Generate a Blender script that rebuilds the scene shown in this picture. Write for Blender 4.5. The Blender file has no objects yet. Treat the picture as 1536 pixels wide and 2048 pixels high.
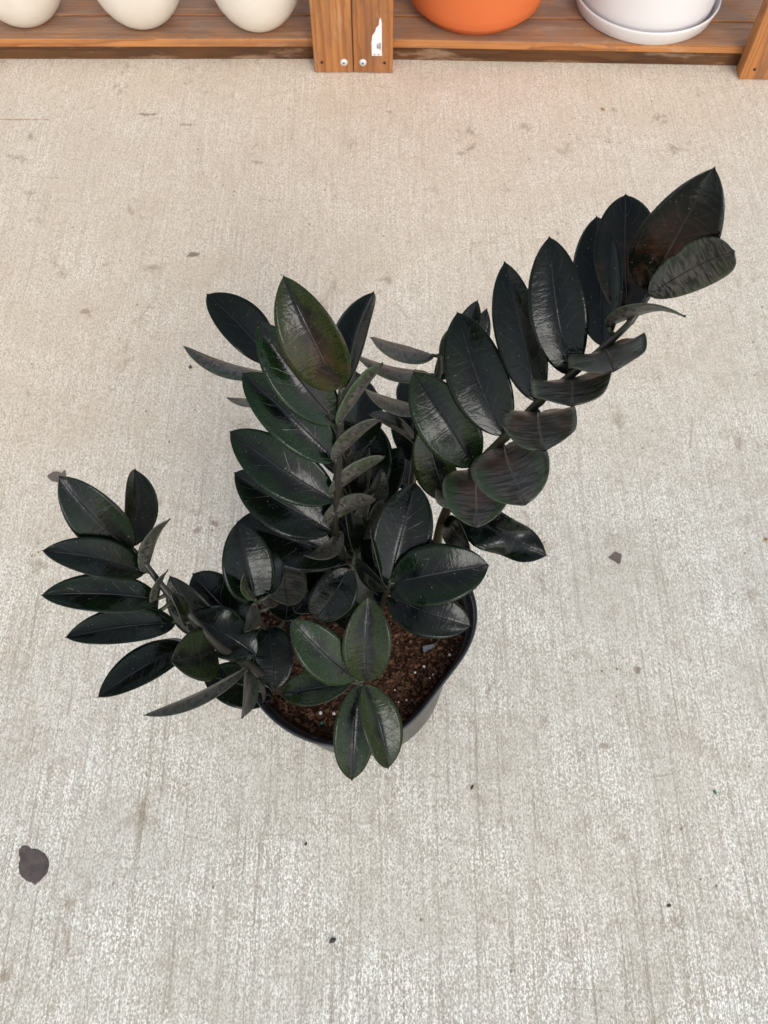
import bpy, bmesh, math, random
from mathutils import Vector, Matrix, noise
R = math.radians
random.seed(7)
S = bpy.context.scene
C = S.collection

# ---------------------------------------------------------------- camera, world, sun, exposure
F = 1650.0; CX, CY = 768.0, 1024.0; PT = R(28); H = 1.2
cam = bpy.data.cameras.new('camera'); cam.sensor_fit = 'VERTICAL'; cam.sensor_height = 36
cam.lens = 36 * F / 2048; cam.clip_end = 100; cam.clip_start = 0.02
cam.dof.use_dof = True; cam.dof.focus_distance = 0.86; cam.dof.aperture_fstop = 16
co = bpy.data.objects.new('camera', cam); co.location = (0, 0, H); co.rotation_euler = (PT, 0, 0)
C.objects.link(co); S.camera = co
S.view_settings.view_transform = 'Standard'; S.view_settings.look = 'None'
S.view_settings.exposure = 0.93; S.view_settings.gamma = 1
SUN_EL, SUN_AZ = R(35), R(160)          # azimuth measured from +y towards +x
w = bpy.data.worlds.new('World'); S.world = w; w.use_nodes = True
nt = w.node_tree; sky = nt.nodes.new('ShaderNodeTexSky'); sky.sky_type = 'NISHITA'; sky.sun_disc = False
sky.sun_elevation = SUN_EL; sky.sun_rotation = SUN_AZ; sky.air_density = 1.0; sky.dust_density = 1.0; sky.ozone_density = 0.6
hs = nt.nodes.new('ShaderNodeHueSaturation'); hs.inputs['Saturation'].default_value = .42      # overcast: nearly colourless sky
nt.links.new(sky.outputs[0], hs.inputs['Color']); nt.links.new(hs.outputs[0], nt.nodes['Background'].inputs[0]); nt.nodes['Background'].inputs[1].default_value = 0.15
sl = bpy.data.lights.new('sun', 'SUN'); sl.energy = .50; sl.angle = R(20); sl.color = (1, 0.97, 0.93)
so = bpy.data.objects.new('sun', sl); C.objects.link(so)
sd = Vector((math.sin(SUN_AZ) * math.cos(SUN_EL), math.cos(SUN_AZ) * math.cos(SUN_EL), math.sin(SUN_EL)))
so.rotation_euler = sd.to_track_quat('Z', 'Y').to_euler(); so.location = (0, 1, 4)

# ---------------------------------------------------------------- helpers
def ray(px, py):
    x = (px - CX) / F; y = -(py - CY) / F; z = -1
    return Vector((x, y * math.cos(PT) - z * math.sin(PT), y * math.sin(PT) + z * math.cos(PT)))
CAMP = Vector((0, 0, H))
def onz(px, py, z):
    d = ray(px, py); return CAMP + d * ((z - H) / d.z)
FWD = Vector((0, math.sin(PT), -math.cos(PT)))
def depth(p): return (p - CAMP).dot(FWD)
def proj(p):
    q = p - CAMP; d = q.dot(FWD); up = Vector((0, math.cos(PT), math.sin(PT)))
    return (CX + F * q.x / d, CY - F * q.dot(up) / d)
def ond(px, py, d): return CAMP + ray(px, py) * d

def link(o, parent=None):
    C.objects.link(o)
    if parent: o.parent = parent
    return o
def obj(name, bm, mats, parent=None, smooth=True):
    me = bpy.data.meshes.new(name); bm.normal_update(); bm.to_mesh(me); bm.free()
    for m in (mats if isinstance(mats, (list, tuple)) else [mats]): me.materials.append(m)
    if smooth:
        for p in me.polygons: p.use_smooth = True
    return link(bpy.data.objects.new(name, me), parent)
def tag(o, label, cat, group=None, kind=None):
    if label: o['label'] = label
    if cat: o['category'] = cat
    if group: o['group'] = group
    if kind: o['kind'] = kind
    return o
def empty(name, loc, rz=0):
    o = bpy.data.objects.new(name, None); o.location = loc; o.rotation_euler = (0, 0, rz); o.empty_display_size = .05
    return link(o)
def box(x0, x1, y0, y1, z0, z1, bev=.003):
    bm = bmesh.new(); bmesh.ops.create_cube(bm, size=1)
    for v in bm.verts:
        v.co = Vector((x0 + (v.co.x + .5) * (x1 - x0), y0 + (v.co.y + .5) * (y1 - y0), z0 + (v.co.z + .5) * (z1 - z0)))
    if bev: bmesh.ops.bevel(bm, geom=bm.edges[:], offset=bev, segments=3, affect='EDGES', profile=.6)
    return bm
def lathe(prof, n=96, f=None):
    bm = bmesh.new(); rows = []
    for r, z in prof:
        if r < 1e-6: rows.append([bm.verts.new((0, 0, z))])
        else:
            row = []
            for i in range(n):
                a = 2 * math.pi * i / n; k = f(a, z) if f else 1
                row.append(bm.verts.new((r * k * math.cos(a), r * k * math.sin(a), z)))
            rows.append(row)
    for A, B in zip(rows, rows[1:]):
        for i in range(n):
            j = (i + 1) % n
            if len(A) == 1 and len(B) == 1: continue
            if len(A) == 1: bm.faces.new((A[0], B[j], B[i]))
            elif len(B) == 1: bm.faces.new((A[i], A[j], B[0]))
            else: bm.faces.new((A[i], A[j], B[j], B[i]))
    bmesh.ops.recalc_face_normals(bm, faces=bm.faces[:])
    return bm
def tube(bm, pts, rad, n=12, caps=True, mat=0):
    rows = []; prev = None
    for i, p in enumerate(pts):
        t = (pts[min(i + 1, len(pts) - 1)] - pts[max(i - 1, 0)]).normalized()
        if prev is None: u = t.orthogonal().normalized()
        else: u = (prev - t * prev.dot(t)).normalized()
        prev = u; v = t.cross(u)
        rows.append([bm.verts.new(p + (u * math.cos(a) + v * math.sin(a)) * rad[i]) for a in [2 * math.pi * k / n for k in range(n)]])
    for A, B in zip(rows, rows[1:]):
        for i in range(n):
            j = (i + 1) % n; f = bm.faces.new((A[i], A[j], B[j], B[i])); f.material_index = mat
    if caps:
        f = bm.faces.new(rows[0][::-1]); f.material_index = mat
        f = bm.faces.new(rows[-1]); f.material_index = mat

# ---------------------------------------------------------------- material helpers
class NT:
    def __init__(s, name):
        s.m = bpy.data.materials.new(name); s.m.use_nodes = True; s.t = s.m.node_tree
        s.b = s.t.nodes['Principled BSDF']
    def n(s, typ, **kw):
        o = s.t.nodes.new(typ)
        for k, v in kw.items(): setattr(o, k, v)
        return o
    def l(s, a, b): s.t.links.new(a, b)
    def setin(s, inp, v):
        if hasattr(v, 'is_output') or isinstance(v, bpy.types.NodeSocket): s.l(v, inp)
        else: inp.default_value = v
    def tc(s, out='Object'): return s.n('ShaderNodeTexCoord').outputs[out]
    def mp(s, vec, scale=(1, 1, 1), rot=(0, 0, 0), loc=(0, 0, 0)):
        o = s.n('ShaderNodeMapping'); s.l(vec, o.inputs[0]); o.inputs['Scale'].default_value = scale
        o.inputs['Rotation'].default_value = rot; o.inputs['Location'].default_value = loc; return o.outputs[0]
    def noise(s, vec, scale, detail=4, rough=.55, dist=0, out=0):
        o = s.n('ShaderNodeTexNoise'); s.l(vec, o.inputs['Vector']); o.inputs['Scale'].default_value = scale
        o.inputs['Detail'].default_value = detail; o.inputs['Roughness'].default_value = rough; o.inputs['Distortion'].default_value = dist
        return o.outputs[out]
    def ramp(s, fac, stops, interp='LINEAR'):
        o = s.n('ShaderNodeValToRGB'); o.color_ramp.interpolation = interp; s.l(fac, o.inputs[0]); e = o.color_ramp.elements
        while len(e) < len(stops): e.new(.5)
        for i, (p, c) in enumerate(stops):
            e[i].position = p; e[i].color = (c, c, c, 1) if isinstance(c, (int, float)) else (*c, 1)
        return o.outputs[0]
    def mix(s, fac, a, b, typ='MIX'):
        o = s.n('ShaderNodeMix', data_type='RGBA', blend_type=typ)
        s.setin(o.inputs[0], fac)
        for i, v in ((6, a), (7, b)):
            if isinstance(v, tuple): v = (*v, 1)
            s.setin(o.inputs[i], v)
        return o.outputs[2]
    def math(s, op, a, b=0.0, clamp=False):
        o = s.n('ShaderNodeMath', operation=op); o.use_clamp = clamp; s.setin(o.inputs[0], a); s.setin(o.inputs[1], b); return o.outputs[0]
    def bump(s, h, strength, dist, nrm=None):
        o = s.n('ShaderNodeBump'); s.l(h, o.inputs['Height']); o.inputs['Strength'].default_value = strength
        o.inputs['Distance'].default_value = dist
        if nrm: s.l(nrm, o.inputs['Normal'])
        return o.outputs[0]
    def out(s, col=None, rough=None, nrm=None, spec=None):
        if col is not None: s.setin(s.b.inputs['Base Color'], (*col, 1) if isinstance(col, tuple) else col)
        if rough is not None: s.setin(s.b.inputs['Roughness'], rough)
        if nrm is not None: s.l(nrm, s.b.inputs['Normal'])
        if spec is not None: s.b.inputs['Specular IOR Level'].default_value = spec
        return s.m

# ---- broomed concrete
def concrete():
    k = NT('broomed_concrete'); v = k.tc()
    big = k.noise(v, 1.6, 3, .5)
    mid = k.noise(v, 8, 6, .65, .4)
    med = k.noise(v, 42, 5, .65)
    fine = k.noise(k.mp(v, (1.25, .70, 1), (.4, .3, .62)), 370, 4, .70, .35)
    spk = k.noise(k.mp(v, (1.1, .8, 1), (.3, .5, 1.1)), 650, 2, .6)
    warp = k.n('ShaderNodeVectorMath', operation='MULTIPLY_ADD')
    k.l(k.noise(v, 5, 2, .5, 0, 1), warp.inputs[0]); warp.inputs[1].default_value = (.006, 0, 0); k.l(v, warp.inputs[2])
    groove = k.noise(k.mp(warp.outputs[0], (140, 2.4, 1), (.5, .7, .6)), 1, 3, .55)
    groove2 = k.noise(k.mp(warp.outputs[0], (330, 11, 1), (.7, .4, .9)), 1, 2, .5)
    base = k.mix(k.ramp(big, [(.35, 0.), (.68, 1.)]), (.545, .50, .44), (.50, .485, .455))
    base = k.mix(k.math('MULTIPLY', k.ramp(mid, [(.48, 0.), (.75, 1.)]), .42), base, (.35, .285, .225))
    base = k.mix(k.math('MULTIPLY', k.ramp(med, [(.46, 0.), (.66, 1.)]), .48), base, (.345, .29, .23))
    # warm light towards the far left, painted into the colour with a patchy outline
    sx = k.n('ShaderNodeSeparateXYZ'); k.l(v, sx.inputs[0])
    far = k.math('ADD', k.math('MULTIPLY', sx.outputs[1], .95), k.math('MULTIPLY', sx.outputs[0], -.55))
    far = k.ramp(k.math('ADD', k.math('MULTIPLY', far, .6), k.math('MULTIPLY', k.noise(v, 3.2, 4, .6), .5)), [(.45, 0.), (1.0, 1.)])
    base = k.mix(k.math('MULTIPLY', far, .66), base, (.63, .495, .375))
    ng = k.math('SUBTRACT', 1.0, k.ramp(sx.outputs[1], [(0.0, 0.), (.9, 1.)]))
    g = k.math('ADD', k.math('MULTIPLY', groove, .65), k.math('MULTIPLY', groove2, .35))
    gm = k.ramp(g, [(.36, 1.), (.47, 0.)])
    patch = k.ramp(k.noise(v, 4.5, 3, .6), [(.35, .35), (.6, 1.)])
    gk = k.math('ADD', k.math('MULTIPLY', ng, .55), .22)
    base = k.mix(k.math('MULTIPLY', k.math('MULTIPLY', gm, patch), gk), base, (.27, .23, .175))
    pm = k.ramp(k.noise(v, 7, 4, .6), [(.35, .25), (.62, 1.)])
    pale = k.math('MULTIPLY', k.math('MULTIPLY', k.ramp(k.math('ADD', fine, k.math('MULTIPLY', k.math('SUBTRACT', groove2, .5), .35)), [(.50, 0.), (.60, 1.)]), pm), k.math('ADD', k.math('MULTIPLY', ng, .45), .50))
    base = k.mix(pale, base, (.84, .83, .80))
    base = k.mix(k.math('MULTIPLY', k.ramp(spk, [(.33, 1.), (.42, 0.)]), .65), base, (.20, .17, .14))
    base = k.mix(k.math('MULTIPLY', k.ramp(fine, [(.36, 1.), (.50, 0.)]), .68), base, (.26, .225, .18))
    vo = k.n('ShaderNodeTexVoronoi'); k.l(k.mp(v, (1, .8, 1)), vo.inputs['Vector']); vo.inputs['Scale'].default_value = 40
    pit = k.math('MULTIPLY', k.ramp(vo.outputs['Distance'], [(.05, 1.), (.09, 0.)]), k.ramp(k.noise(v, 21, 2), [(.50, 0.), (.58, 1.)]))
    base = k.mix(k.math('MULTIPLY', pit, .8), base, (.10, .075, .055))
    sc = k.ramp(k.noise(k.mp(v, (1.1, .9, 1), (.3, .2, .4)), 15, 7, .70, .3), [(.60, 0.), (.70, 1.)])
    base = k.mix(k.math('MULTIPLY', sc, .62), base, (.22, .155, .105))
    cr = k.n('ShaderNodeTexVoronoi', feature='DISTANCE_TO_EDGE'); k.l(k.mp(warp.outputs[0], (1.3, 5, 1)), cr.inputs['Vector']); cr.inputs['Scale'].default_value = 2.3
    crm = k.math('MULTIPLY', k.ramp(cr.outputs['Distance'], [(.0, 1.), (.008, 0.)]), k.ramp(k.noise(v, 6, 2), [(.55, 0.), (.66, 1.)]))
    base = k.mix(k.math('MULTIPLY', crm, .5), base, (.25, .18, .12))
    # the few larger scuffs and the hairline of rusty dirt that can be told apart
    for (px, py, wx, wy, an, st, cc) in [(390, 508, .020, .011, .5, .8, (.15, .11, .08)), (292, 229, .030, .007, -.1, .7, (.20, .15, .09)), (375, 249, .028, .006, .1, .6, (.22, .17, .11)),
            (40, 239, .075, .0030, .05, .75, (.30, .16, .06)), (60, 388, .020, .012, 0, .45, (.28, .21, .15)), (515, 325, .014, .012, 0, .5, (.24, .19, .14)), (430, 1045, .014, .009, .4, .7, (.20, .13, .09)),
            (395, 1060, .012, .007, .3, .6, (.20, .13, .09)), (1275, 1342, .009, .009, 0, .75, (.17, .12, .09)), (1205, 1492, .012, .007, -.3, .6, (.24, .17, .12)), (120, 1520, .012, .012, 0, .35, (.25, .20, .15)), (170, 622, .012, .008, 0, .6, (.26, .17, .11))]:
        p = onz(px, py, 0)
        q = k.mp(k.mp(v, loc=(-p.x, -p.y, 0)), (1 / wx, 1 / wy, 1), (0, 0, an))
        le = k.n('ShaderNodeVectorMath', operation='LENGTH'); k.l(q, le.inputs[0])
        mk = k.ramp(k.math('ADD', le.outputs['Value'], k.math('MULTIPLY', k.math('SUBTRACT', k.noise(v, 70, 5, .7), .5), 3.2)), [(.45, 1.), (.80, 0.)])
        base = k.mix(k.math('MULTIPLY', mk, st), base, cc)
    h = k.math('ADD', k.math('ADD', k.math('MULTIPLY', g, 1.5), k.math('MULTIPLY', fine, 1.2)), k.math('MULTIPLY', spk, .35))
    base = k.mix(1.0, base, (1.36, 1.33, 1.225), 'MULTIPLY')
    return k.out(base, .85, k.bump(h, .8, .0022), .2)

def wood(name, axis, tone=1.0, seed=0.0, dusty=.5):
    k = NT(name); v = k.tc('Object')
    oi = k.n('ShaderNodeObjectInfo')
    off = k.n('ShaderNodeVectorMath', operation='ADD'); k.l(v, off.inputs[0])
    cm = k.n('ShaderNodeCombineXYZ'); r = k.math('MULTIPLY', oi.outputs['Random'], 7.0)
    for i in range(3): k.l(r, cm.inputs[i])
    k.l(cm.outputs[0], off.inputs[1]); v = off.outputs[0]
    st = [14, 14, 14]; st[axis] = 1.1
    s2 = [150, 150, 150]; s2[axis] = 4
    ring = k.noise(k.mp(v, tuple(st)), 1, 2, .5, .3)
    lines = k.n('ShaderNodeTexWave', wave_type='BANDS', wave_profile='SAW')
    lines.bands_direction = 'X' if axis != 0 else 'Y'
    wv = k.n('ShaderNodeVectorMath', operation='MULTIPLY_ADD'); k.l(k.noise(k.mp(v, tuple(st)), .8, 3, .5, 0, 1), wv.inputs[0])
    wv.inputs[1].default_value = (.10, .10, .02); k.l(v, wv.inputs[2]); k.l(wv.outputs[0], lines.inputs['Vector'])
    lines.inputs['Scale'].default_value = 22; lines.inputs['Distortion'].default_value = 1.2; lines.inputs['Detail'].default_value = 2
    fib = k.noise(k.mp(v, tuple(s2)), 1, 3, .6)
    a = (.44 * tone, .165 * tone, .043 * tone); b = (.24 * tone, .078 * tone, .024 * tone); c = (.50 * tone, .21 * tone, .068 * tone)
    col = k.mix(k.ramp(ring, [(.35, 0.), (.65, 1.)]), a, c)
    col = k.mix(k.math('MULTIPLY', k.ramp(lines.outputs[1], [(.55, 0.), (.95, 1.)]), .65), col, b)
    col = k.mix(k.math('MULTIPLY', k.ramp(fib, [(.45, 0.), (.7, 1.)]), .35), col, (.22 * tone, .085 * tone, .035 * tone))
    # knots and dust
    vo = k.n('ShaderNodeTexVoronoi'); sk = [16, 16, 16]; sk[axis] = 5; k.l(k.mp(v, tuple(sk)), vo.inputs['Vector']); vo.inputs['Scale'].default_value = 1
    col = k.mix(k.math('MULTIPLY', k.ramp(vo.outputs['Distance'], [(.06, 1.), (.20, 0.)]), .7), col, (.13, .055, .025))
    geo = k.n('ShaderNodeNewGeometry'); sx = k.n('ShaderNodeSeparateXYZ'); k.l(geo.outputs['Normal'], sx.inputs[0])
    up = k.ramp(sx.outputs[2], [(.6, 0.), (.95, 1.)])
    du = k.math('MULTIPLY', up, k.ramp(k.noise(v, 18, 4, .6), [(.30, .25), (.65, 1.)]))
    col = k.mix(k.math('MULTIPLY', du, dusty), col, (.27, .185, .13))
    col = k.mix(k.math('MULTIPLY', k.ramp(k.noise(v, 30, 4, .7), [(.62, 0.), (.72, 1.)]), .45), col, (.16, .085, .05))
    sst = [26, 26, 26]; sst[axis] = 5
    col = k.mix(k.math('MULTIPLY', k.ramp(k.noise(k.mp(v, tuple(sst)), 1, 5, .65), [(.44, 0.), (.66, 1.)]), .65), col, (.19 * tone, .09 * tone, .05 * tone))
    col = k.mix(k.math('MULTIPLY', k.ramp(k.noise(k.mp(v, tuple(sst), loc=(3, 5, 1)), 1.3, 5, .7), [(.55, 0.), (.68, 1.)]), .35), col, (.55, .36, .23))
    h = k.math('ADD', fib, k.math('MULTIPLY', lines.outputs[1], .5))
    return k.out(col, .62, k.bump(h, .5, .0008), .3)

def simple(name, col, rough, spec=.5, nscale=0, namt=.0, ndark=(0, 0, 0), bump=0, bscale=200, metal=0):
    k = NT(name); c = col; nrm = None
    if nscale:
        v = k.tc(); c = k.mix(k.math('MULTIPLY', k.ramp(k.noise(v, nscale, 5, .6), [(.4, 0.), (.7, 1.)]), namt), col, ndark)
    if bump: nrm = k.bump(k.noise(k.tc(), bscale, 3, .6), bump, .001)
    k.b.inputs['Metallic'].default_value = metal
    return k.out(c, rough, nrm, spec)

def leaf_top():
    k = NT('leaf_waxy_upper'); uv = k.tc('UV'); ob = k.tc('Object')
    oi = k.n('ShaderNodeObjectInfo'); oc = k.n('ShaderNodeSeparateColor'); k.l(oi.outputs['Color'], oc.inputs[0])
    s = k.n('ShaderNodeSeparateXYZ'); k.l(uv, s.inputs[0]); u, vv = s.outputs[0], s.outputs[1]   # u 0..1 along, v 0..1 across
    av = k.math('ABSOLUTE', k.math('SUBTRACT', k.math('MULTIPLY', vv, 2.0), 1.0))
    oi2 = k.math('MULTIPLY', oi.outputs['Random'], 9.0)
    ofs = k.n('ShaderNodeVectorMath', operation='ADD'); k.l(ob, ofs.inputs[0]); cm = k.n('ShaderNodeCombineXYZ')
    for i in range(3): k.l(oi2, cm.inputs[i])
    k.l(cm.outputs[0], ofs.inputs[1]); ob = ofs.outputs[0]
    wob = k.math('MULTIPLY', k.math('SUBTRACT', k.noise(ob, 35, 2), .5), .10)
    ph = k.math('ADD', k.math('SUBTRACT', u, k.math('MULTIPLY', k.math('POWER', av, .8), .26)), wob)
    fr = k.math('FRACT', k.math('ADD', k.math('MULTIPLY', ph, 7.5), oi.outputs['Random']))
    vein = k.ramp(k.math('ABSOLUTE', k.math('SUBTRACT', fr, .5)), [(.0, 1.), (.045, 0.)])
    vein = k.math('MULTIPLY', vein, k.ramp(av, [(.55, 1.), (.92, 0.)]))
    vein = k.math('MULTIPLY', vein, k.ramp(k.noise(ob, 60, 2), [(.42, .1), (.6, 1.)]))
    midr = k.ramp(av, [(.0, 1.), (.035, 0.)])
    fine = k.noise(ob, 900, 2, .6)
    dark = k.mix(k.ramp(k.noise(ob, 30, 3), [(.35, 0.), (.65, 1.)]), (.0016, .0026, .0022), (.0032, .0038, .0024))
    # greener, speckled young tissue near margins
    gz = k.math('ADD', k.math('MULTIPLY', av, .62), k.math('MULTIPLY', k.noise(ob, 32, 4, .65), 1.1))
    gz = k.ramp(k.math('ADD', gz, k.math('MULTIPLY', oc.outputs[0], .28)), [(.80, 0.), (1.42, 1.)])
    gz = k.math('MULTIPLY', k.math('MULTIPLY', gz, oc.outputs[0]), k.ramp(fine, [(.40, .15), (.60, 1.)]))
    col = k.mix(gz, dark, k.mix(oc.outputs[2], (.007, .032, .004), (.055, .062, .005)))
    bz = k.math('MULTIPLY', k.ramp(k.noise(ob, 26, 4, .65, .4), [(.42, 0.), (.72, 1.)]), k.math('MULTIPLY', oc.outputs[1], k.ramp(k.noise(k.mp(uv, (30, 3, 1)), 1, 3), [(.35, .35), (.65, 1.)])))
    bz = k.math('MULTIPLY', bz, k.ramp(u, [(.35, 1.), (.85, 0.)]))
    col = k.mix(bz, col, (.062, .026, .013))
    col = k.mix(k.math('MULTIPLY', k.math('MAXIMUM', midr, vein), .30), col, (.045, .055, .05))
    dust = k.ramp(k.noise(ob, 420, 1, .5), [(.745, 0.), (.775, 1.)])
    col = k.mix(k.math('MULTIPLY', dust, .35), col, (.22, .20, .17))
    wr = k.n('ShaderNodeTexNoise'); k.l(k.mp(uv, (6, 46, 1)), wr.inputs['Vector']); wr.inputs['Scale'].default_value = .55; wr.inputs['Detail'].default_value = 3; wr.inputs['Distortion'].default_value = .6
    cross = k.noise(k.mp(uv, (34, 4, 1)), .8, 3, .6, .5)
    h = k.math('ADD', k.math('MULTIPLY', cross, .55), k.math('MULTIPLY', k.noise(ob, 110, 2, .5), .40))
    h = k.math('SUBTRACT', h, k.math('MULTIPLY', vein, .14)); h = k.math('SUBTRACT', h, k.math('MULTIPLY', midr, .7))
    h = k.math('ADD', h, k.math('MULTIPLY', fine, .03))
    ro = k.math('ADD', k.math('MULTIPLY', k.noise(ob, 50, 3), .16), .06)
    m = k.out(col, ro, k.bump(h, .55, .0012), .19)
    return m
def leaf_under():
    k = NT('leaf_matt_underside'); uv = k.tc('UV'); ob = k.tc('Object')
    s = k.n('ShaderNodeSeparateXYZ'); k.l(uv, s.inputs[0])
    av = k.math('ABSOLUTE', k.math('SUBTRACT', k.math('MULTIPLY', s.outputs[1], 2.0), 1.0))
    st = k.noise(k.mp(uv, (26, 3.2, 1)), 1, 3, .6, .6)
    col = k.mix(k.ramp(st, [(.40, 0.), (.60, 1.)]), (.012, .011, .0085), (.062, .052, .043))  # pale streaks paint the leaf's sheen into its colour
    col = k.mix(k.math('MULTIPLY', k.ramp(k.noise(ob, 40, 3), [(.5, 0.), (.68, 1.)]), .6), col, (.018, .028, .010))
    col = k.mix(k.math('MULTIPLY', k.ramp(av, [(.0, 1.), (.04, 0.)]), .4), col, (.05, .045, .035))
    oi = k.n('ShaderNodeObjectInfo'); oc = k.n('ShaderNodeSeparateColor'); k.l(oi.outputs['Color'], oc.inputs[0])
    ge = k.math('MULTIPLY', k.ramp(k.math('ADD', av, k.math('MULTIPLY', k.noise(ob, 60, 3), .6)), [(.85, 0.), (1.3, 1.)]), oc.outputs[0], True)
    col = k.mix(k.math('MULTIPLY', ge, 1.6, True), col, (.018, .045, .008))
    col = k.mix(k.math('MULTIPLY', k.ramp(k.noise(ob, 28, 3), [(.5, 0.), (.65, 1.)]), oc.outputs[1]), col, (.085, .030, .018))
    h = k.math('ADD', k.math('MULTIPLY', st, 1.0), k.math('MULTIPLY', k.noise(ob, 600, 2), .15))
    h = k.math('SUBTRACT', h, k.math('MULTIPLY', k.ramp(av, [(.0, 1.), (.05, 0.)]), .8))
    return k.out(col, .36, k.bump(h, .9, .0014), .45)
M = dict(
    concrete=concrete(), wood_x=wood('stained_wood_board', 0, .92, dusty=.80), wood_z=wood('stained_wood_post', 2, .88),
    wood_shaded=wood('shaded_wood_skirt', 0, .24, dusty=.2),  # shade under the shelf overhang is painted into this darker tone
    top=leaf_top(), under=leaf_under(),
    margin=simple('leaf_margin', (.045, .040, .026), .5),
    pot=simple('black_nursery_plastic', (.022, .021, .020), .34, .5, 60, .5, (.02, .018, .016), .12, 300),
    cream=simple('cream_glaze', (.68, .61, .52), .42, .4, 22, .30, (.56, .47, .36), .08, 60),
    orange=simple('orange_terracotta', (.60, .135, .036), .55, .35, 12, .25, (.58, .15, .045), .1, 90),
    white=simple('white_planter', (.67, .63, .61), .40, .4, 8, .15, (.70, .65, .63)),
    steel=simple('screw_steel', (.62, .62, .60), .35, .8, metal=.35),
    hole=simple('dark_socket', (.02, .012, .008), .9),
    paper=simple('sticker_paper', (.78, .72, .70), .7, .2, 60, .4, (.62, .50, .42)),
    ink=simple('print_ink', (.06, .06, .07), .7, .2),
    perl=simple('perlite', (.62, .58, .52), .8, .2, 400, .4, (.40, .33, .27), .4, 900),
    bead=simple('green_bead', (.01, .16, .10), .4),
    tagm=simple('grey_plastic_tag', (.055, .064, .075), .5, .3),
    stain=simple('dark_blotch', (.120, .092, .080), .75, .25, 70, .75, (.050, .042, .040), .5, 260),
    stain2=simple('grey_blotch', (.165, .130, .105), .8, .2, 60, .5, (.09, .075, .065), .4, 260),
    crumb=simple('dark_crumb', (.05, .035, .025), .8), tan=simple('tan_pebble', (.36, .22, .09), .7), grn=simple('green_fleck', (.03, .16, .09), .6),
)
def stem_mat():
    k = NT('stem_skin'); ob = k.tc()
    oi = k.n('ShaderNodeObjectInfo'); oc = k.n('ShaderNodeSeparateColor'); k.l(oi.outputs['Color'], oc.inputs[0])
    c = k.mix(oc.outputs[0], (.013, .011, .008), (.042, .042, .017))
    c = k.mix(k.math('MULTIPLY', k.ramp(k.noise(ob, 260, 3, .6), [(.48, 0.), (.62, 1.)]), .6), c, (.010, .008, .007))
    return k.out(c, .42, k.bump(k.noise(ob, 200, 3), .4, .001), .4)
M['stem'] = stem_mat()
M['petiole'] = simple('petiole_green', (.024, .026, .011), .45, .4, 300, .6, (.03, .03, .012))
def soil_mat():
    k = NT('coir_soil'); v = k.tc()
    c = k.mix(k.ramp(k.noise(v, 120, 5, .7), [(.35, 0.), (.65, 1.)]), (.026, .012, .007), (.115, .055, .030))
    c = k.mix(k.math('MULTIPLY', k.ramp(k.noise(v, 18, 3), [(.45, 0.), (.65, 1.)]), .5), c, (.15, .075, .043))
    c = k.mix(k.math('MULTIPLY', k.ramp(k.noise(v, 34, 4), [(.45, 0.), (.62, 1.)]), .7), c, (.028, .015, .010))
    return k.out(c, .95, k.bump(k.noise(v, 260, 5, .75), 1, .006), .1)
M['soil'] = soil_mat()

# ---------------------------------------------------------------- the setting
bm = bmesh.new(); bmesh.ops.create_grid(bm, x_segments=8, y_segments=8, size=15)
tag(obj('floor', bm, M['concrete'], smooth=False), 'pale broomed concrete floor with brown dirt', None, kind='structure')

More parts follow.
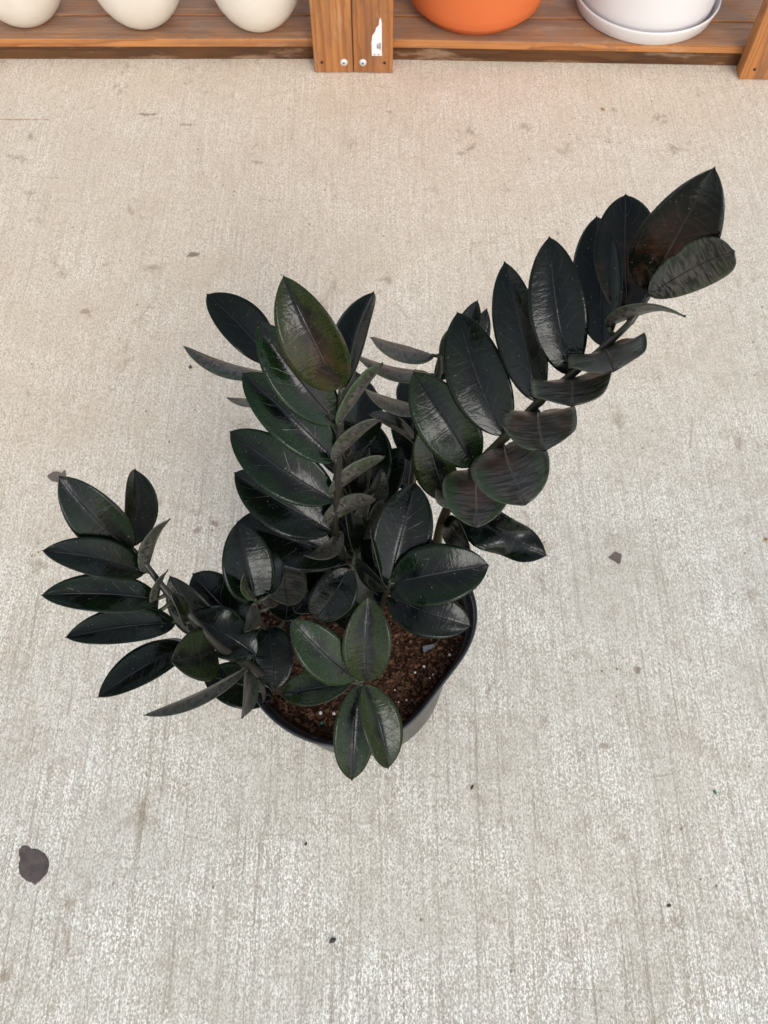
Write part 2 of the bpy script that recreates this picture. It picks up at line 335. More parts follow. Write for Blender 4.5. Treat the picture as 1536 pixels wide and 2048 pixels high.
# ---------------------------------------------------------------- wooden racks
def rack(name, label, loc, rz, width, post_xs):
    t = empty(name, loc, rz); tag(t, label, 'plant rack', 'low wooden racks along the far edge')
    zt = .055; th = .019
    y = .030
    for i in range(4):
        obj('shelf_board', box(-.004 if i else .0, width, y, y + .086, zt - th, zt, .0025), M['wood_x'], t); y += .0925
    obj('skirt_board', box(.002, width - .002, .041, .060, .0005, zt - th - .001, .001), M['wood_shaded'], t)
    obj('skirt_board', box(.002, width - .002, .33, .35, .0005, zt - th - .001, .001), M['wood_shaded'], t)
    for (a, b), spec in post_xs:
        p = obj('post', box(a, b, -.010, .028, .001, .85, .003), M['wood_z'], t)
        obj('post', box(a, b, y + .002, y + .04, .001, .85, .003), M['wood_z'], t)
        for kind, sx, sz in spec:
            if kind == 'hole':
                bm = bmesh.new(); bmesh.ops.create_cone(bm, segments=16, radius1=.0032, radius2=.0032, depth=.002, cap_ends=True)
                bmesh.ops.rotate(bm, matrix=Matrix.Rotation(R(90), 3, 'X'), verts=bm.verts); bmesh.ops.translate(bm, vec=(sx, -.0101, sz), verts=bm.verts)
                obj('screw_hole', bm, M['hole'], p)
            elif kind == 'screw':
                bm = lathe([(0, .0032), (.0028, .0031), (.0060, .0024), (.0080, .0008), (.0084, 0), (.0084, -.001), (0, -.001)], 28)
                bmesh.ops.rotate(bm, matrix=Matrix.Rotation(R(90), 3, 'X'), verts=bm.verts); bmesh.ops.translate(bm, vec=(sx, -.0105, sz), verts=bm.verts)
                s = obj('screw', bm, M['steel'], p)
                bm = bmesh.new(); bmesh.ops.create_cone(bm, segments=6, radius1=.0022, radius2=.0022, depth=.001, cap_ends=True)
                bmesh.ops.rotate(bm, matrix=Matrix.Rotation(R(90), 3, 'X'), verts=bm.verts); bmesh.ops.translate(bm, vec=(sx, -.0138, sz), verts=bm.verts)
                o = obj('screw_hole', bm, M['hole'], p)
            elif kind == 'sticker':
                pts = [(0, 0), (.0225, 0), (.0225, .075), (.020, .086), (.017, .080), (.016, .070), (.010, .063), (.008, .055), (.002, .047), (-.0005, .03)]
                bm = bmesh.new(); f = bm.faces.new([bm.verts.new((sx + a_, -.0104, sz + b_)) for a_, b_ in pts])
                e = bmesh.ops.extrude_face_region(bm, geom=[f]); bmesh.ops.translate(bm, vec=(0, -.0005, 0), verts=[q for q in e['geom'] if isinstance(q, bmesh.types.BMVert)])
                bmesh.ops.recalc_face_normals(bm, faces=bm.faces[:])
                st = obj('torn_sticker', bm, M['paper'], p, False)
                bm = bmesh.new()
                def stroke(x0, x1, z0, z1):
                    r = bmesh.ops.create_cube(bm, size=1)['verts']
                    for q in r: q.co = Vector((sx + x0 + (q.co.x + .5) * (x1 - x0), -.0110 + (q.co.y) * .0002, sz + z0 + (q.co.z + .5) * (z1 - z0)))
                for x0, x1, z0, z1 in [(.013, .0195, .016, .0172), (.0125, .0195, .0195, .0207), (.0115, .0135, .017, .028), (.0155, .0170, .0185, .030), (.0185, .0198, .014, .030), (.0155, .0198, .0290, .0302), (.0155, .0198, .0245, .0255),
                                       (.004, .0065, .0018, .0042), (.0080, .0095, .0018, .0036), (.013, .0155, .0020, .0045), (.017, .0185, .0018, .004)]:
                    stroke(x0, x1, z0, z1)
                obj('printed_mark', bm, M['ink'], st, False)
    return t
LR = rack('wooden_rack', 'orange-brown wooden rack with three cream pots on its low shelf', (-1.35, 1.790, 0), 0, 1.280,
     [((1.191, 1.2795), [('hole', 1.209, .026), ('screw', 1.259, .026)]), ((-.01, .078), [('hole', .03, .026)])])
RR = rack('wooden_rack', 'orange-brown wooden rack holding the orange pot and white planter', (-.0685, 1.790, 0), R(-1.6), .970,
     [((0.0, .0885), [('screw', .021, .026), ('hole', .070, .026), ('sticker', .0415, .043)]), ((.878, .968), [('hole', .905, .026)])])

# ---------------------------------------------------------------- pots on the racks
ZS = .0555
cream_prof = [(0, .0), (.036, .0), (.044, .003), (.056, .012), (.070, .028), (.083, .050), (.092, .075), (.098, .105), (.100, .14), (.097, .17), (.090, .195), (.088, .200), (.084, .199), (.088, .17), (.091, .14), (.083, .08), (.05, .03), (0, .02)]
cream_prof = [(r_ * 1.08, z_) for r_, z_ in cream_prof]
for (x, y, lab) in [(-.815, 1.903, 'cream egg-shaped pot cut off by the left edge of the photo'),
                    (-.547, 1.896, 'cream egg-shaped pot between two like it on the left rack'),
                    (-.283, 1.886, 'cream egg-shaped pot nearest the pair of wooden posts')]:
    t = empty('ceramic_pot', (x, y, ZS), random.random() * 6); tag(t, lab, 'pot', 'cream pots on the left rack')
    obj('body', lathe(cream_prof, 128), M['cream'], t)
t = empty('terracotta_pot', (.211, 1.958, ZS)); tag(t, 'orange terracotta-coloured round pot on the right rack', 'pot')
obj('body', lathe([(r_ * 1.10, z_) for r_, z_ in [(0, 0), (.112, 0), (.117, .002), (.137, .024), (.1395, .0265), (.145, .05), (.152, .09), (.160, .16), (.165, .22), (.166, .24), (.155, .24), (.148, .16), (.13, .05), (0, .03)]], 160), M['orange'], t)
t = empty('planter_saucer', (.606, 1.948, ZS)); tag(t, 'shallow white saucer under the white planter', 'saucer')
obj('dish', lathe([(0, 0), (.150, 0), (.157, .004), (.165, .030), (.1665, .034), (.1655, .0365), (.1635, .0365), (.162, .034), (.154, .010), (.150, .007), (0, .007)], 160), M['white'], t)
t = empty('round_planter', (.606, 1.948, ZS + .0075)); tag(t, 'smooth white round planter standing in a white saucer', 'planter')
obj('body', lathe([(0, 0), (.139, 0), (.145, .003), (.150, .014), (.153, .05), (.157, .12), (.161, .22), (.150, .22), (.145, .12), (.14, .03), (0, .02)], 160), M['white'], t)

# ---------------------------------------------------------------- potted plant
PC = Vector((-.033, .356, 0)); ZR = .24; ZSOIL = .212
root = empty('potted_plant', (PC.x, PC.y, 0)); tag(root, 'black-leaved glossy houseplant in a round black nursery pot on concrete', 'potted plant')
def squash(a, z):
    k = max(0, z / ZR)
    def g(c, wd): 
        d = (a - c + math.pi) % (2 * math.pi) - math.pi; return math.exp(-(d / wd) ** 2)
    return 1 - k * (.135 * g(R(-38), R(30)) - .035 * g(R(-120), R(40)) - .02 * g(R(10), R(25)))
def at_root(o): o.location = Vector(o.location) - Vector((0, 0, 0)); return o
prof = [(0, .001), (.108, .001), (.113, .004), (.1185, .03), (.124, .10), (.131, .17), (.137, .215), (.1385, .220), (.1435, .222), (.1445, .226), (.1445, .2335),
        (.1475, .2350), (.1488, .2375), (.1490, .2395), (.1480, .2415), (.1465, .2418), (.1450, .2405), (.1425, .2380), (.1400, .2300), (.1345, .200), (.120, .08), (.112, .02), (0, .018)]
i0 = 7
pot = obj('pot', lathe(prof[:8] + prof[18:], 144, squash), M['pot'], root)
rimm = NT('pot_rim_plastic'); rimm.out((.011, .0115, .014), .15, rimm.bump(rimm.noise(rimm.tc(), 160, 3), .25, .001), .6)
obj('rim', lathe(prof[7:19], 144, squash), rimm.m, pot)
# soil
bm = bmesh.new(); n = 110; rows = []
for i in range(n + 1):
    row = []
    for j in range(n + 1):
        x = (i / n - .5) * 2; y = (j / n - .5) * 2; l = math.hypot(x, y); m_ = max(abs(x), abs(y))
        if l > 0: x, y = x * m_ / l, y * m_ / l
        a = math.atan2(y, x); rr = .1372 * squash(a, ZSOIL) 
        P = Vector((x * rr, y * rr, 0))
        h = ZSOIL + .006 * noise.noise(P * 25) + .0045 * noise.noise(P * 80) + .0028 * noise.noise(P * 220) + .0015 * noise.noise(P * 500) - .006 * m_ ** 8
        row.append(bm.verts.new((P.x, P.y, h)))
    rows.append(row)
for i in range(n):
    for j in range(n): bm.faces.new((rows[i][j], rows[i + 1][j], rows[i + 1][j + 1], rows[i][j + 1]))
soil = obj('soil', bm, M['soil'], root)
def soilz(x, y):
    P = Vector((x, y, 0)); return ZSOIL + .006 * noise.noise(P * 25) + .0045 * noise.noise(P * 80)
rnd = random.Random(3)
tb = bmesh.new(); bmesh.ops.create_icosphere(tb, subdivisions=1, radius=1)
IV = [v.co.copy() for v in tb.verts]; IF = [[v.index for v in f.verts] for f in tb.faces]; tb.free()
bm = bmesh.new()
for i in range(3200):
    a = rnd.random() * 6.283; r = math.sqrt(rnd.random()) * .134 * squash(a, ZSOIL); x, y = r * math.cos(a), r * math.sin(a)
    s = rnd.choice([.0012, .0018, .0025, .0035]) * rnd.uniform(.7, 1.2)
    mt = Matrix.Translation((x, y, soilz(x, y) + s * .2)) @ Matrix.Rotation(rnd.random() * 6, 4, 'Z') @ Matrix.Diagonal((s, s * rnd.uniform(.5, 1), s * rnd.uniform(.5, .9), 1))
    vs = [bm.verts.new(mt @ (q * rnd.uniform(.7, 1.25))) for q in IV]
    for f in IF: bm.faces.new([vs[k] for k in f])
for i in range(420):
    a = rnd.random() * 6.283; r = math.sqrt(rnd.random()) * .13 * squash(a, ZSOIL); p = Vector((r * math.cos(a), r * math.sin(a), 0)); p.z = soilz(p.x, p.y) + .0015
    d = rnd.random() * 6.283; pts = []; L = rnd.uniform(.006, .020)
    for q in range(5):
        pts.append(p.copy()); d += rnd.uniform(-.5, .5); p = p + Vector((math.cos(d), math.sin(d), rnd.uniform(-.25, .3))) * L / 4
    tube(bm, pts, [.00035] * 5, 4)
cm_ = NT('coir_crumbs'); cc = cm_.mix(cm_.ramp(cm_.noise(cm_.tc(), 170, 2), [(.35, 0.), (.65, 1.)]), (.035, .016, .009), (.145, .072, .040)); cm_.out(cc, .95, spec=.1)
tag(obj('coir_crumbs', bm, cm_.m, soil, False), None, None, kind='stuff')
def grain(px, py, s, m, name):
    P = onz(px, py, ZSOIL + .003) - Vector((PC.x, PC.y, 0))
    bm = bmesh.new(); bmesh.ops.create_icosphere(bm, subdivisions=2, radius=s)
    for v in bm.verts: v.co *= 1 + .25 * noise.noise(v.co * 500 + Vector((px, 0, 0)))
    bmesh.ops.translate(bm, vec=P, verts=bm.verts); obj(name, bm, m, soil)
for px, py, s in [(641, 1426, .0024), (668, 1427, .0022), (848, 1333, .0018), (830, 1345, .0016), (899, 1310, .0019), (612, 1150, .002), (613, 1188, .0018), (866, 1349, .0012), (813, 1400, .0013), (797, 1404, .0011), (860, 1356, .001), (715, 1395, .0012), (560, 1440, .001), (790, 1380, .001)]:
    grain(px, py, s, M['perl'], 'perlite_grain')
grain(643, 1446, .0020, M['bead'], 'fertilizer_bead')
# plant tag standing in the soil (a thing of its own)
b = onz(858, 1300, ZSOIL)
bm = box(-.0085, .0085, -.0006, .0006, -.012, .006, .0005)
for v in bm.verts:
    if v.co.z > .0: v.co.x *= 1.0 - .15 * (v.co.z / .006)
for i in range(5):
    vs = bmesh.ops.create_cube(bm, size=1)['verts']
    for q in vs: q.co = Vector((-.006 + i * .003 + q.co.x * .0007, -.0007 + q.co.y * .0003, -.003 + q.co.z * .014))
tg = obj('plant_tag', bm, M['tagm'], None, False); tg.location = b + Vector((0, 0, .002)); tg.rotation_euler = (R(-55), 0, R(12))
tag(tg, 'short grey plastic tag with ribs pushed into the pot soil', 'plant tag')

# ---- leaves and stems
def catmull(P, n=8):
    out = []; Q = [P[0] * 2 - P[1]] + P + [P[-1] * 2 - P[-2]]
    for i in range(1, len(Q) - 2):
        a, b, c, d = Q[i - 1:i + 3]
        for k in range(n):
            t = k / n; out.append(.5 * (2 * b + (c - a) * t + (2 * a - 5 * b + 4 * c - d) * t * t + (3 * b - a - 3 * c + d) * t ** 3))
    out.append(P[-1].copy()); return out
PCV = Vector((PC.x, PC.y, 0))
def stem(path, r0, r1, green=.2):
    P = [onz(x, y, z) for x, y, z in path]
    pts = catmull(P, 10); n = len(pts)
    rad = [r0 + (r1 - r0) * (i / (n - 1)) + (.0006 if i % 10 == 0 and i > 10 else 0) for i in range(n)]
    rad[-1] *= .6
    bm = bmesh.new(); tube(bm, [p - PCV for p in pts], rad, 14)
    o = obj('stem', bm, M['stem'], root); o.color = (green, 0, 0, 1)
    return dict(o=o, pts=pts, pj=[proj(p) for p in pts])
LEAVES = 0
def leaf(st, bx, by, tx, ty, w, L, s=1, roll=0, fold=20, arch=.05, back=False, green=.15, brown=0, yel=0, a=.62, b=.66, wave=.0, curl=.0, dd=0.0, twist=0, label=None, under=False):
    """base and tip seen at (bx,by),(tx,ty); w = width as seen in px; L = true length; s=+1 tip nearer the viewer, -1 farther"""
    global LEAVES; LEAVES += 1
    rr = random.Random(LEAVES * 13 + 5)
    k = min(range(len(st['pj'])), key=lambda i: (st['pj'][i][0] - bx) ** 2 + (st['pj'][i][1] - by) ** 2)
    sp = st['pts'][k]; d0 = depth(sp) + dd
    B = ond(bx, by, d0)
    # solve tip depth so that |T-B| = L
    best = None; lo = d0; 
    rt = ray(tx, ty); o = CAMP - B; A_ = rt.dot(rt); B_ = 2 * rt.dot(o); C_ = o.dot(o) - L * L
    disc = B_ * B_ - 4 * A_ * C_
    if disc <= 0: dt = -B_ / (2 * A_)
    else: dt = (-B_ - s * math.sqrt(disc)) / (2 * A_)
    T = CAMP + rt * dt
    ax = T - B; Lr = ax.length; ax.normalize()
    view = (CAMP - (B + T) / 2); dm = depth((B + T) / 2); view.normalize()
    wv = ax.cross(view)
    wv.normalize(); nv = wv.cross(ax).normalized()
    if nv.dot(view) < 0: nv = -nv
    q = Matrix.Rotation(R(roll), 3, ax); wv = q @ wv; nv = q @ nv
    W = w * dm / F / max(.25, math.cos(R(roll))) / 2     # half width
    if not back: W /= math.cos(R(fold))
    sg = -1 if back else 1
    nt_ = nv * sg                        # true upper-surface normal
    NU, NV = 22, 12; th = .00042
    ph = rr.random() * 6.28; asym = rr.uniform(-.05, .05); norm = (a / (a + b)) ** a * (b / (a + b)) ** b
    def P(u, v):
        hw = (max(u, 0) ** a) * (max(1 - u, 0) ** b) / norm
        hw = hw * (1 - .10 * max(0, (u - .86) / .14) ** 2) + .0
        x = v * W * hw * (1 + asym * (1 if v > 0 else -1))
        along = u * Lr + (max(0, (u - .95)) / .05) ** 2 * .0022 * (1 - abs(v))
        z = math.tan(R(fold)) * W * hw * (abs(v) ** 1.25) * .95 - curl * W * (abs(v) ** 3) * hw
        z += arch * Lr * (4 * u * (1 - u)) - arch * Lr * .6 * u * u * u
        z += wave * W * math.sin(u * 11 + ph + v * 1.3) * abs(v) ** 1.5 * hw
        z += .0011 * noise.noise(Vector((u * 3.1 + ph, v * 1.7, 3))) 
        tw = R(twist) * (u - .3)
        xx = x * math.cos(tw) - z * math.sin(tw); zz = x * math.sin(tw) + z * math.cos(tw)
        side = .03 * Lr * math.sin(math.pi * u) * (1 if ph > 3.14 else -1) * .6
        return B + ax * along + wv * (xx + side) + nt_ * zz
    bm = bmesh.new(); uvl = bm.loops.layers.uv.new('UVMap')
    us = [.5 - .5 * math.cos(math.pi * (i / NU) ** .95) for i in range(NU + 1)]
    us[0] = .004; us[-1] = 1.0
    top, bot = [], []
    for u in us:
        top.append([bm.verts.new(P(u, -1 + 2 * j / NV) - PCV + nt_ * th) for j in range(NV + 1)])
        bot.append([bm.verts.new(P(u, -1 + 2 * j / NV) - PCV - nt_ * th) for j in range(NV + 1)])
    def face(vs, uvs, mi):
        try: f = bm.faces.new(vs)
        except ValueError: return
        f.material_index = mi
        for l, c in zip(f.loops, uvs): l[uvl].uv = c
    flip = wv.cross(nt_).dot(ax)  # orientation
    for i in range(NU):
        for j in range(NV):
            c = [(us[i], j / NV), (us[i + 1], j / NV), (us[i + 1], (j + 1) / NV), (us[i], (j + 1) / NV)]
            tq = [top[i][j], top[i + 1][j], top[i + 1][j + 1], top[i][j + 1]]; bq = [bot[i][j], bot[i + 1][j], bot[i + 1][j + 1], bot[i][j + 1]]
            face(tq, c, 0); face(bq[::-1], c[::-1], 1)
    for i in range(NU):
        for j in (0, NV):
            face([top[i][j], top[i + 1][j], bot[i + 1][j], bot[i][j]], [(us[i], .5)] * 4, 2)
    for i in (0, NU):
        for j in range(NV): face([top[i][j], top[i][j + 1], bot[i][j + 1], bot[i][j]], [(us[i], .5)] * 4, 2)
    # short petiole back to the stem
    if (sp - B).length < .026:
        tube(bm, [sp - PCV, (sp * .45 + B * .55) - PCV, B + ax * .004 - PCV - nt_ * .0003], [.0023, .0020, .0016], 8, True, 3)
    o_ = obj('leaf', bm, [M['under' if under else 'top'], M['top' if under else 'under'], M['margin'], M['petiole']], st['o'])
    # make the upper faces point along nt_
    me = o_.data
    f0 = next(p for p in me.polygons if p.material_index == 0 and p.area > 1e-7)
    bmx = bmesh.new(); bmx.from_mesh(me); bmesh.ops.recalc_face_normals(bmx, faces=bmx.faces[:]); bmx.to_mesh(me); bmx.free()
    o_.color = (green, brown, yel, 1)
    if label: o_['label'] = label
    return o_

# stem D: long arching stem to the upper right
D = stem([(868, 1120, .205), (885, 1040, .33), (920, 975, .43), (953, 932, .475), (1011, 873, .535), (1080, 802, .590), (1140, 752, .630), (1208, 694, .662), (1262, 642, .685), (1303, 582, .702)], .0062, .0022, .45)
leaf(D, 1298, 580, 1427, 343, 140, .108, 1, 8, 24, .05, dd=.0, green=0, brown=.8, label='end leaf with coppery sheen')
leaf(D, 1298, 590, 1470, 500, 96, .078, 1, 8, 10, .08, back=True, a=.5, b=.40, dd=-.015, label='olive-brown underside leaf at the stem end')
leaf(D, 1256, 640, 1252, 388, 118, .108, -1, 8, 20, .045, dd=.012, brown=.8)
leaf(D, 1210, 655, 1368, 622, 22, .072, 1, 70, 12, .10, back=True, a=.5, b=.5)
leaf(D, 1206, 692, 1191, 432, 92, .112, -1, -16, 17, .05)
leaf(D, 1207, 700, 1226, 737, 152, .080, 1, -10, 10, .04, under=True, a=.5, b=.36, wave=.10)
leaf(D, 1139, 750, 1098, 476, 108, .114, -1, -6, 16, .04, green=.1)
leaf(D, 1138, 760, 1143, 804, 156, .082, 1, 0, 10, .06, under=True, a=.46, b=.36, wave=.12)
leaf(D, 1076, 803, 1007, 527, 90, .120, -1, -22, 17, .045, green=.1)
leaf(D, 1080, 824, 1086, 892, 146, .084, 1, 0, 10, .08, under=True, a=.46, b=.36, wave=.1)
leaf(D, 1007, 871, 914, 627, 116, .122, 1, -10, 15, .05, green=.2)
leaf(D, 1010, 892, 1048, 1000, 152, .090, 1, 0, 12, .09, under=True, a=.5, b=.42, green=.3, brown=.3)
leaf(D, 948, 932, 828, 747, 112, .115, 1, -8, 17, .05, green=.55, yel=.15)
leaf(D, 950, 943, 952, 1046, 134, .088, 1, 0, 12, .09, under=True, a=.5, b=.46, green=.4, brown=.5)
leaf(D, 898, 1002, 852, 846, 80, .105, 1, -15, 15, .05, green=.4, yel=.5)
leaf(D, 918, 1012, 868, 982, 24, .05, 1, 30, 15, .08, back=True)
leaf(D, 912, 1024, 1091, 1112, 84, .112, -1, 10, 8, .07, wave=.55, label='wavy-edged leaf reaching out past the pot')
leaf(D, 893, 1040, 937, 1098, 46, .075, 1, 30, 15, .05, green=.25, yel=.5)

# stem C: behind stem D, centre
Cst = stem([(812, 1040, .205), (824, 960, .30), (836, 870, .38), (858, 800, .435), (879, 745, .475), (878, 708, .50)], .0052, .0022, .2)
leaf(Cst, 868, 712, 740, 680, 34, .085, 1, 50, 14, .06, back=True)
leaf(Cst, 880, 712, 909, 664, 40, .06, 1, -10, 18, .05, back=True)
leaf(Cst, 872, 762, 956, 603, 56, .095, -1, 20, 16, .05, dd=.03)
leaf(Cst, 895, 775, 975, 620, 48, .095, -1, 30, 16, .05, dd=.04)
leaf(Cst, 868, 750, 711, 716, 28, .098, 1, 60, 14, .05, back=True, green=.2)
leaf(Cst, 846, 818, 727, 783, 30, .085, 1, 55, 14, .05, back=True)
leaf(Cst, 842, 898, 742, 826, 24, .090, 1, 62, 14, .05)
leaf(Cst, 848, 855, 830, 738, 84, .085, -1, 0, 15, .05, dd=.01)
leaf(Cst, 828, 925, 824, 770, 82, .105, -1, -15, 15, .05, dd=.015)

# stem A: tall centre-left stem
A = stem([(712, 1225, .205), (690, 1130, .31), (670, 1060, .385), (672, 1000, .435), (676, 924, .495), (680, 850, .55), (682, 776, .60)], .0056, .0026, .05)
leaf(A, 678, 778, 566, 559, 108, .110, 1, -18, 26, .08, green=.62, yel=.5, brown=.7, label='olive-green tinged leaf at the top of the centre stem')
leaf(A, 690, 778, 744, 583, 62, .098, -1, -38, 22, .05, green=.25)
leaf(A, 676, 848, 518, 647, 104, .118, 1, -4, 14, .05, green=.6)
leaf(A, 676, 850, 762, 726, 26, .075, 1, 62, 16, .03, back=True, a=.5, b=.42, green=.5, dd=-.012)
leaf(A, 672, 922, 486, 748, 104, .122, 1, -4, 14, .05, green=.6)
leaf(A, 666, 922, 757, 836, 27, .070, 1, 60, 16, .04, back=True, a=.5, b=.42, dd=-.012)
leaf(A, 668, 1000, 461, 864, 106, .122, 1, -2, 14, .05, green=.4)
leaf(A, 658, 992, 766, 911, 27, .072, 1, 60, 14, .04, back=True, a=.5, b=.42, dd=-.012)
leaf(A, 664, 1062, 470, 946, 106, .122, 1, 2, 14, .05, green=.15)
leaf(A, 648, 1046, 748, 993, 34, .070, 1, 45, 14, .06, back=True, a=.5, b=.42, dd=-.012)
leaf(A, 692, 1112, 478, 1042, 118, .124, 1, 4, 12, .06, green=.1)
leaf(A, 684, 1062, 610, 1118, 34, .075, 1, 45, 16, .10, back=True)

# stem B: behind stem A
Bst = stem([(725, 1150, .205), (714, 1050, .28), (700, 940, .35), (670, 850, .42), (620, 780, .465), (565, 742, .495)], .0050, .0022, .2)
leaf(Bst, 545, 728, 415, 588, 84, .098, -1, 14, 18, .05, label='glossy leaf with a nicked edge at the upper left')
leaf(Bst, 560, 748, 369, 700, 28, .110, -1, 60, 16, .06, back=True)
leaf(Bst, 570, 805, 457, 799, 16, .085, -1, 65, 10, .03, back=True)
leaf(Bst, 708, 905, 714, 742, 84, .105, -1, 30, 15, .05, dd=-.02)
leaf(Bst, 716, 1008, 742, 838, 92, .110, -1, 28, 18, .05, dd=-.015)
leaf(Bst, 702, 1000, 692, 915, 62, .060, 1, 10, 14, .05, green=1, yel=.8)
leaf(Bst, 730, 1050, 800, 895, 80, .10, -1, -20, 15, .05)

# stem E: short, right of centre
E_ = stem([(752, 1240, .205), (768, 1200, .30), (779, 1166, .375)], .0045, .0025, .1)
leaf(E_, 779, 1160, 832, 968, 114, .108, 1, 12, 13, .05, green=.15)
leaf(E_, 786, 1166, 975, 1132, 122, .104, 1, 6, 10, .08, a=.5, b=.6, green=.3)
leaf(E_, 776, 1190, 939, 1253, 100, .098, -1, 8, 8, .07, a=.5, b=.62, green=.15)
leaf(E_, 774, 1175, 745, 1062, 34, .080, 1, 50, 15, .05, green=.3)
leaf(E_, 770, 1170, 735, 1050, 40, .085, -1, -30, 15, .05)

# stem F: dark little stem at the foot of the tall one
Fst = stem([(728, 1240, .205), (716, 1185, .27), (704, 1132, .33)], .0042, .0025, .5)
leaf(Fst, 698, 1138, 630, 1240, 86, .075, -1, -8, 10, .06, a=.5, b=.5)
leaf(Fst, 708, 1138, 780, 1208, 78, .075, -1, 12, 14, .06, a=.5, b=.6)
leaf(Fst, 722, 1100, 775, 1004, 46, .085, 1, -15, 18, .10, back=True, a=.55, b=.42)
leaf(Fst, 696, 1125, 604, 1142, 24, .070, -1, 45, 14, .05)
leaf(Fst, 712, 1120, 772, 1180, 30, .080, 1, 50, 14, .05, green=.3)

# stem G: front, over the rim
G = stem([(712, 1420, .205), (716, 1395, .29), (716, 1362, .375)], .0040, .0024, .6)
leaf(G, 710, 1357, 586, 1243, 92, .094, 1, -5, 12, .06, green=.75, yel=.15, a=.55, b=.62)
leaf(G, 733, 1362, 737, 1197, 92, .092, 1, 6, 20, .05, green=.6, yel=.4)
leaf(G, 704, 1365, 561, 1386, 68, .086, -1, 14, 16, .05, green=.65, yel=.3)
leaf(G, 716, 1370, 704, 1561, 78, .102, -1, -10, 16, .05, green=.65, yel=.25)
leaf(G, 728, 1368, 778, 1537, 72, .094, -1, -22, 22, .05, green=.7, yel=.35)

# stem H: long stem leaning out to the left
Hs = stem([(588, 1400, .200), (540, 1362, .28), (490, 1325, .335), (432, 1288, .39), (380, 1232, .43), (335, 1185, .455), (292, 1130, .48), (264, 1096, .495)], .0066, .0022, .08)
leaf(Hs, 262, 1100, 121, 957, 94, .098, 1, -12, 16, .06, green=.3)
leaf(Hs, 262, 1094, 272, 938, 58, .086, -1, 28, 26, .05, green=.3, brown=.6)
leaf(Hs, 288, 1143, 90, 1101, 74, .100, 1, 14, 20, .05, green=.2)
leaf(Hs, 318, 1200, 86, 1189, 74, .106, 1, 14, 20, .05, green=.3)
leaf(Hs, 350, 1246, 135, 1273, 70, .104, 1, 12, 20, .05, green=.2)
leaf(Hs, 372, 1292, 199, 1391, 68, .100, 1, 14, 20, .05)
leaf(Hs, 290, 1148, 334, 1036, 26, .068, 1, 62, 18, .08, back=True, a=.5, b=.5)
leaf(Hs, 312, 1230, 330, 1140, 17, .055, 1, 62, 14, .08, back=True, a=.5, b=.45)
leaf(Hs, 372, 1250, 345, 1187, 22, .06, 1, 50, 14, .05, green=.4, yel=.4)
leaf(Hs, 432, 1300, 346, 1322, 104, .070, 1, 0, 16, .04, green=.45, yel=.35)
leaf(Hs, 368, 1288, 270, 1306, 46, .070, -1, 30, 10, .04, back=True, dd=.03)
leaf(Hs, 490, 1338, 292, 1433, 26, .110, 1, 60, 18, .03, back=True)
leaf(Hs, 545, 1395, 408, 1350, 88, .082, -1, 10, 12, .06, dd=.02)
leaf(Hs, 492, 1340, 489, 1436, 30, .070, 1, 48, 18, .06, back=True, a=.55, b=.45)
leaf(Hs, 516, 1362, 528, 1405, 10, .045, 1, 50, 10, .05, back=True)
leaf(Hs, 440, 1275, 340, 1156, 70, .092, 1, -25, 18, .05, dd=.06)

# stem I: left of centre, low
I_ = stem([(580, 1305, .205), (552, 1276, .27), (524, 1248, .325), (510, 1205, .37)], .0040, .0022, .1)
leaf(I_, 512, 1212, 477, 1046, 98, .094, 1, 14, 17, .06, green=.2)
leaf(I_, 506, 1262, 386, 1149, 106, .092, -1, -12, 14, .07, a=.52, b=.6)
leaf(Hs, 512, 1310, 374, 1230, 96, .080, 1, 8, 8, .08, wave=.25, dd=-.02)
leaf(I_, 537, 1252, 548, 1376, 80, .070, 1, 0, 6, .07, a=.42, b=.40, brown=.35, wave=.12)
leaf(I_, 512, 1200, 483, 1148, 16, .05, 1, 55, 10, .10, back=True, green=.6)
leaf(I_, 505, 1208, 494, 1268, 24, .05, 1, 30, 10, .10, back=True)
leaf(I_, 545, 1215, 534, 1148, 44, .052, -1, 10, 10, .05, back=True)
leaf(I_, 572, 1242, 580, 1160, 90, .060, -1, 0, 10, .05, a=.45, b=.45)
leaf(I_, 575, 1210, 570, 1096, 96, .075, -1, 20, 10, .05, back=True)
leaf(I_, 545, 1190, 540, 1100, 58, .070, -1, -10, 10, .05)
leaf(I_, 640, 1210, 592, 1199, 24, .040, 1, 10, 10, .05, green=.5, dd=.03)

leaf(I_, 556, 1300, 470, 1330, 60, .070, -1, 10, 12, .05)
leaf(Fst, 706, 1140, 660, 1235, 70, .080, -1, -20, 12, .05, dd=.01)
leaf(Bst, 722, 1090, 640, 1075, 60, .085, -1, 20, 12, .05, dd=.01)
leaf(Bst, 722, 1110, 735, 1010, 70, .085, -1, -10, 12, .05)
leaf(Fst, 700, 1150, 600, 1190, 74, .085, -1, 15, 12, .05, dd=.02)
leaf(Fst, 712, 1170, 690, 1262, 60, .075, -1, 10, 12, .05, dd=.01)
leaf(Bst, 722, 1120, 655, 1000, 70, .090, 1, -15, 14, .05, dd=.0)
leaf(Bst, 705, 960, 650, 870, 80, .095, -1, 10, 14, .05)
leaf(Bst, 690, 900, 640, 800, 76, .095, -1, 0, 14, .05)
leaf(I_, 580, 1290, 628, 1215, 60, .070, -1, 0, 12, .05, dd=.01)
leaf(Fst, 722, 1092, 744, 985, 28, .085, 1, 50, 20, .06, back=True)
leaf(Fst, 712, 1100, 690, 985, 34, .09, 1, 45, 20, .05)
leaf(Bst, 715, 1050, 765, 940, 40, .09, 1, 40, 20, .05)
leaf(Bst, 712, 1010, 735, 900, 44, .09, 1, -30, 20, .05)
leaf(E_, 770, 1205, 720, 1100, 60, .085, -1, -15, 14, .05, dd=.01)
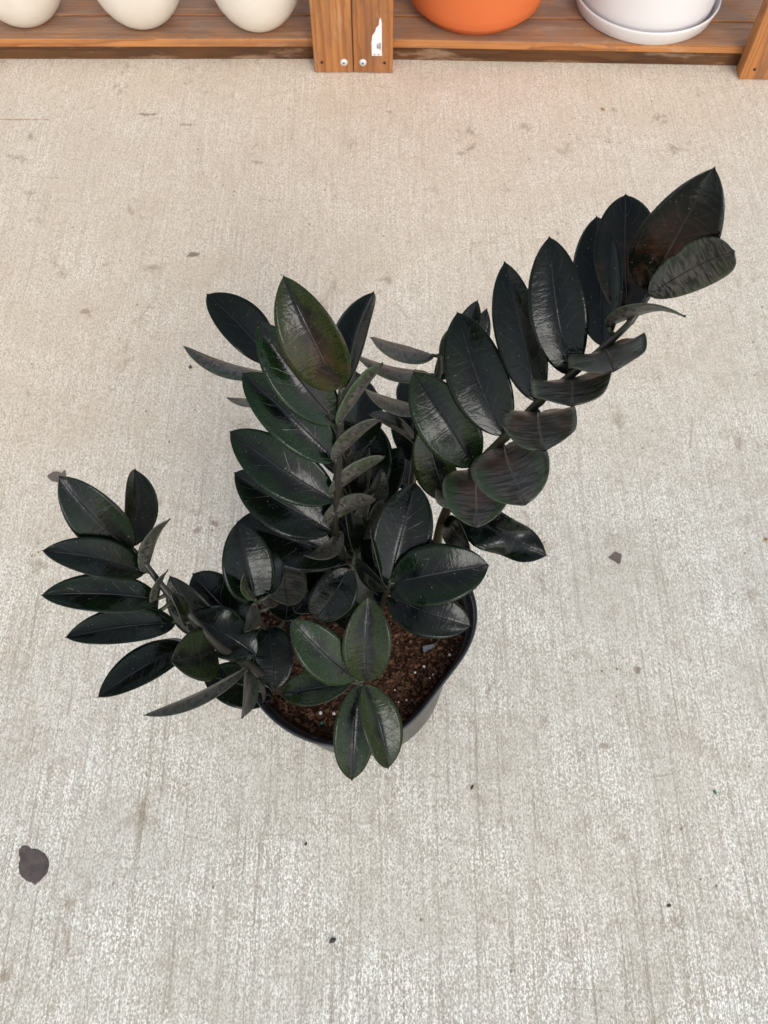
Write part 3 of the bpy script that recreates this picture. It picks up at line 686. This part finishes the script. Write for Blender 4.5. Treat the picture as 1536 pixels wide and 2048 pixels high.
leaf(Cst, 822, 980, 770, 905, 66, .080, -1, 15, 14, .05, dd=.01)
leaf(I_, 590, 1225, 640, 1150, 70, .080, -1, 10, 12, .05)
leaf(I_, 600, 1280, 560, 1215, 60, .070, -1, 10, 12, .05, dd=.02)
leaf(Hs, 470, 1300, 420, 1215, 60, .080, -1, -10, 14, .05, dd=.03)

# ---------------------------------------------------------------- blotches and debris on the floor
def blotch(name, pts, label, mat, cat='stain', th=.0006):
    P = [onz(x, y, 0) for x, y in pts]; n = len(P); c = sum(P, Vector()) / n
    Q = catmull(P + [P[0]], 6)[:-1]
    bm = bmesh.new(); 
    ring = [bm.verts.new(p - c + (p - c).normalized() * .0009 * noise.noise(p * 420)) for p in Q]
    inner = [bm.verts.new((v.co * .95) + Vector((0, 0, th))) for v in ring]
    for i in range(len(ring)):
        j = (i + 1) % len(ring); bm.faces.new((ring[i], ring[j], inner[j], inner[i]))
    bm.faces.new(inner)
    bmesh.ops.recalc_face_normals(bm, faces=bm.faces[:])
    o = obj(name, bm, mat, None, False); o.location = c + Vector((0, 0, .0004)); tag(o, label, cat); return o
blotch('stain', [(38, 1700), (44, 1692), (54, 1691), (62, 1697), (72, 1698), (84, 1703), (95, 1714), (98, 1728), (95, 1745), (84, 1758), (73, 1768), (70, 1771), (65, 1766), (52, 1761), (41, 1750), (37, 1735), (40, 1720), (38, 1710)], 'largest dark brown blotch on the concrete, lower left of the pot', M['stain'])
blotch('stain', [(1216, 1115), (1223, 1110), (1231, 1103), (1236, 1106), (1243, 1109), (1242, 1119), (1241, 1126), (1236, 1128), (1229, 1123), (1222, 1119)], 'small grey blotch on the concrete right of the plant', M['stain2'])
blotch('stain', [(94, 952), (104, 945), (114, 943), (124, 946), (130, 940), (132, 950), (126, 960), (118, 965), (106, 963), (98, 958)], 'brown smudged blotch on the concrete behind the left leaves', M['stain2'])
def bit(px, py, s, m, name, label, el=1.0):
    P = onz(px, py, 0); bm = bmesh.new(); bmesh.ops.create_icosphere(bm, subdivisions=2, radius=s)
    for v in bm.verts:
        v.co *= 1 + .45 * noise.noise(v.co * (1.2 / s) + Vector((px, py, 0))); v.co.x *= el; v.co.z *= .5; v.co *= .78
    bmesh.ops.rotate(bm, matrix=Matrix.Rotation(px * .7, 3, 'Z'), verts=bm.verts)
    o = obj(name, bm, m); o.location = P + Vector((0, 0, s * .4)); tag(o, label, 'debris'); return o
bit(1206, 220, .0052, M['tan'], 'pebble', 'tan pebble on the concrete below the white planter', 1.2)
bit(381, 735, .0042, M['grn'], 'crumb', 'dark green crumb on the concrete below the far left leaves').data.materials[0] = M['crumb']
bit(665, 1881, .0036, M['crumb'], 'crumb', 'thin dark crumb on the concrete near the bottom centre', 1.8)
bit(1430, 1585, .0026, M['grn'], 'plastic_fleck', 'tiny green fleck on the concrete at lower right', 1.5)
bit(1338, 1811, .0024, M['crumb'], 'crumb', 'tiny dark crumb on the concrete at bottom right', 1.6)
bit(1532, 1080, .0042, M['tan'], 'pebble', 'small brown pebble at the right edge of the concrete')
bit(612, 1688, .0022, M['crumb'], 'crumb', 'tiny dark crumb on the concrete straight below the pot', 1.5)
bit(1203, 1342, .0016, M['crumb'], 'crumb', 'tiny dark crumb on the concrete between pot and right edge')
for px, py in [(944, 1575)]: bit(px, py, .0022, M['crumb'], 'crumb', 'small dark crumb on the concrete at the lower right of the pot', 2.0)
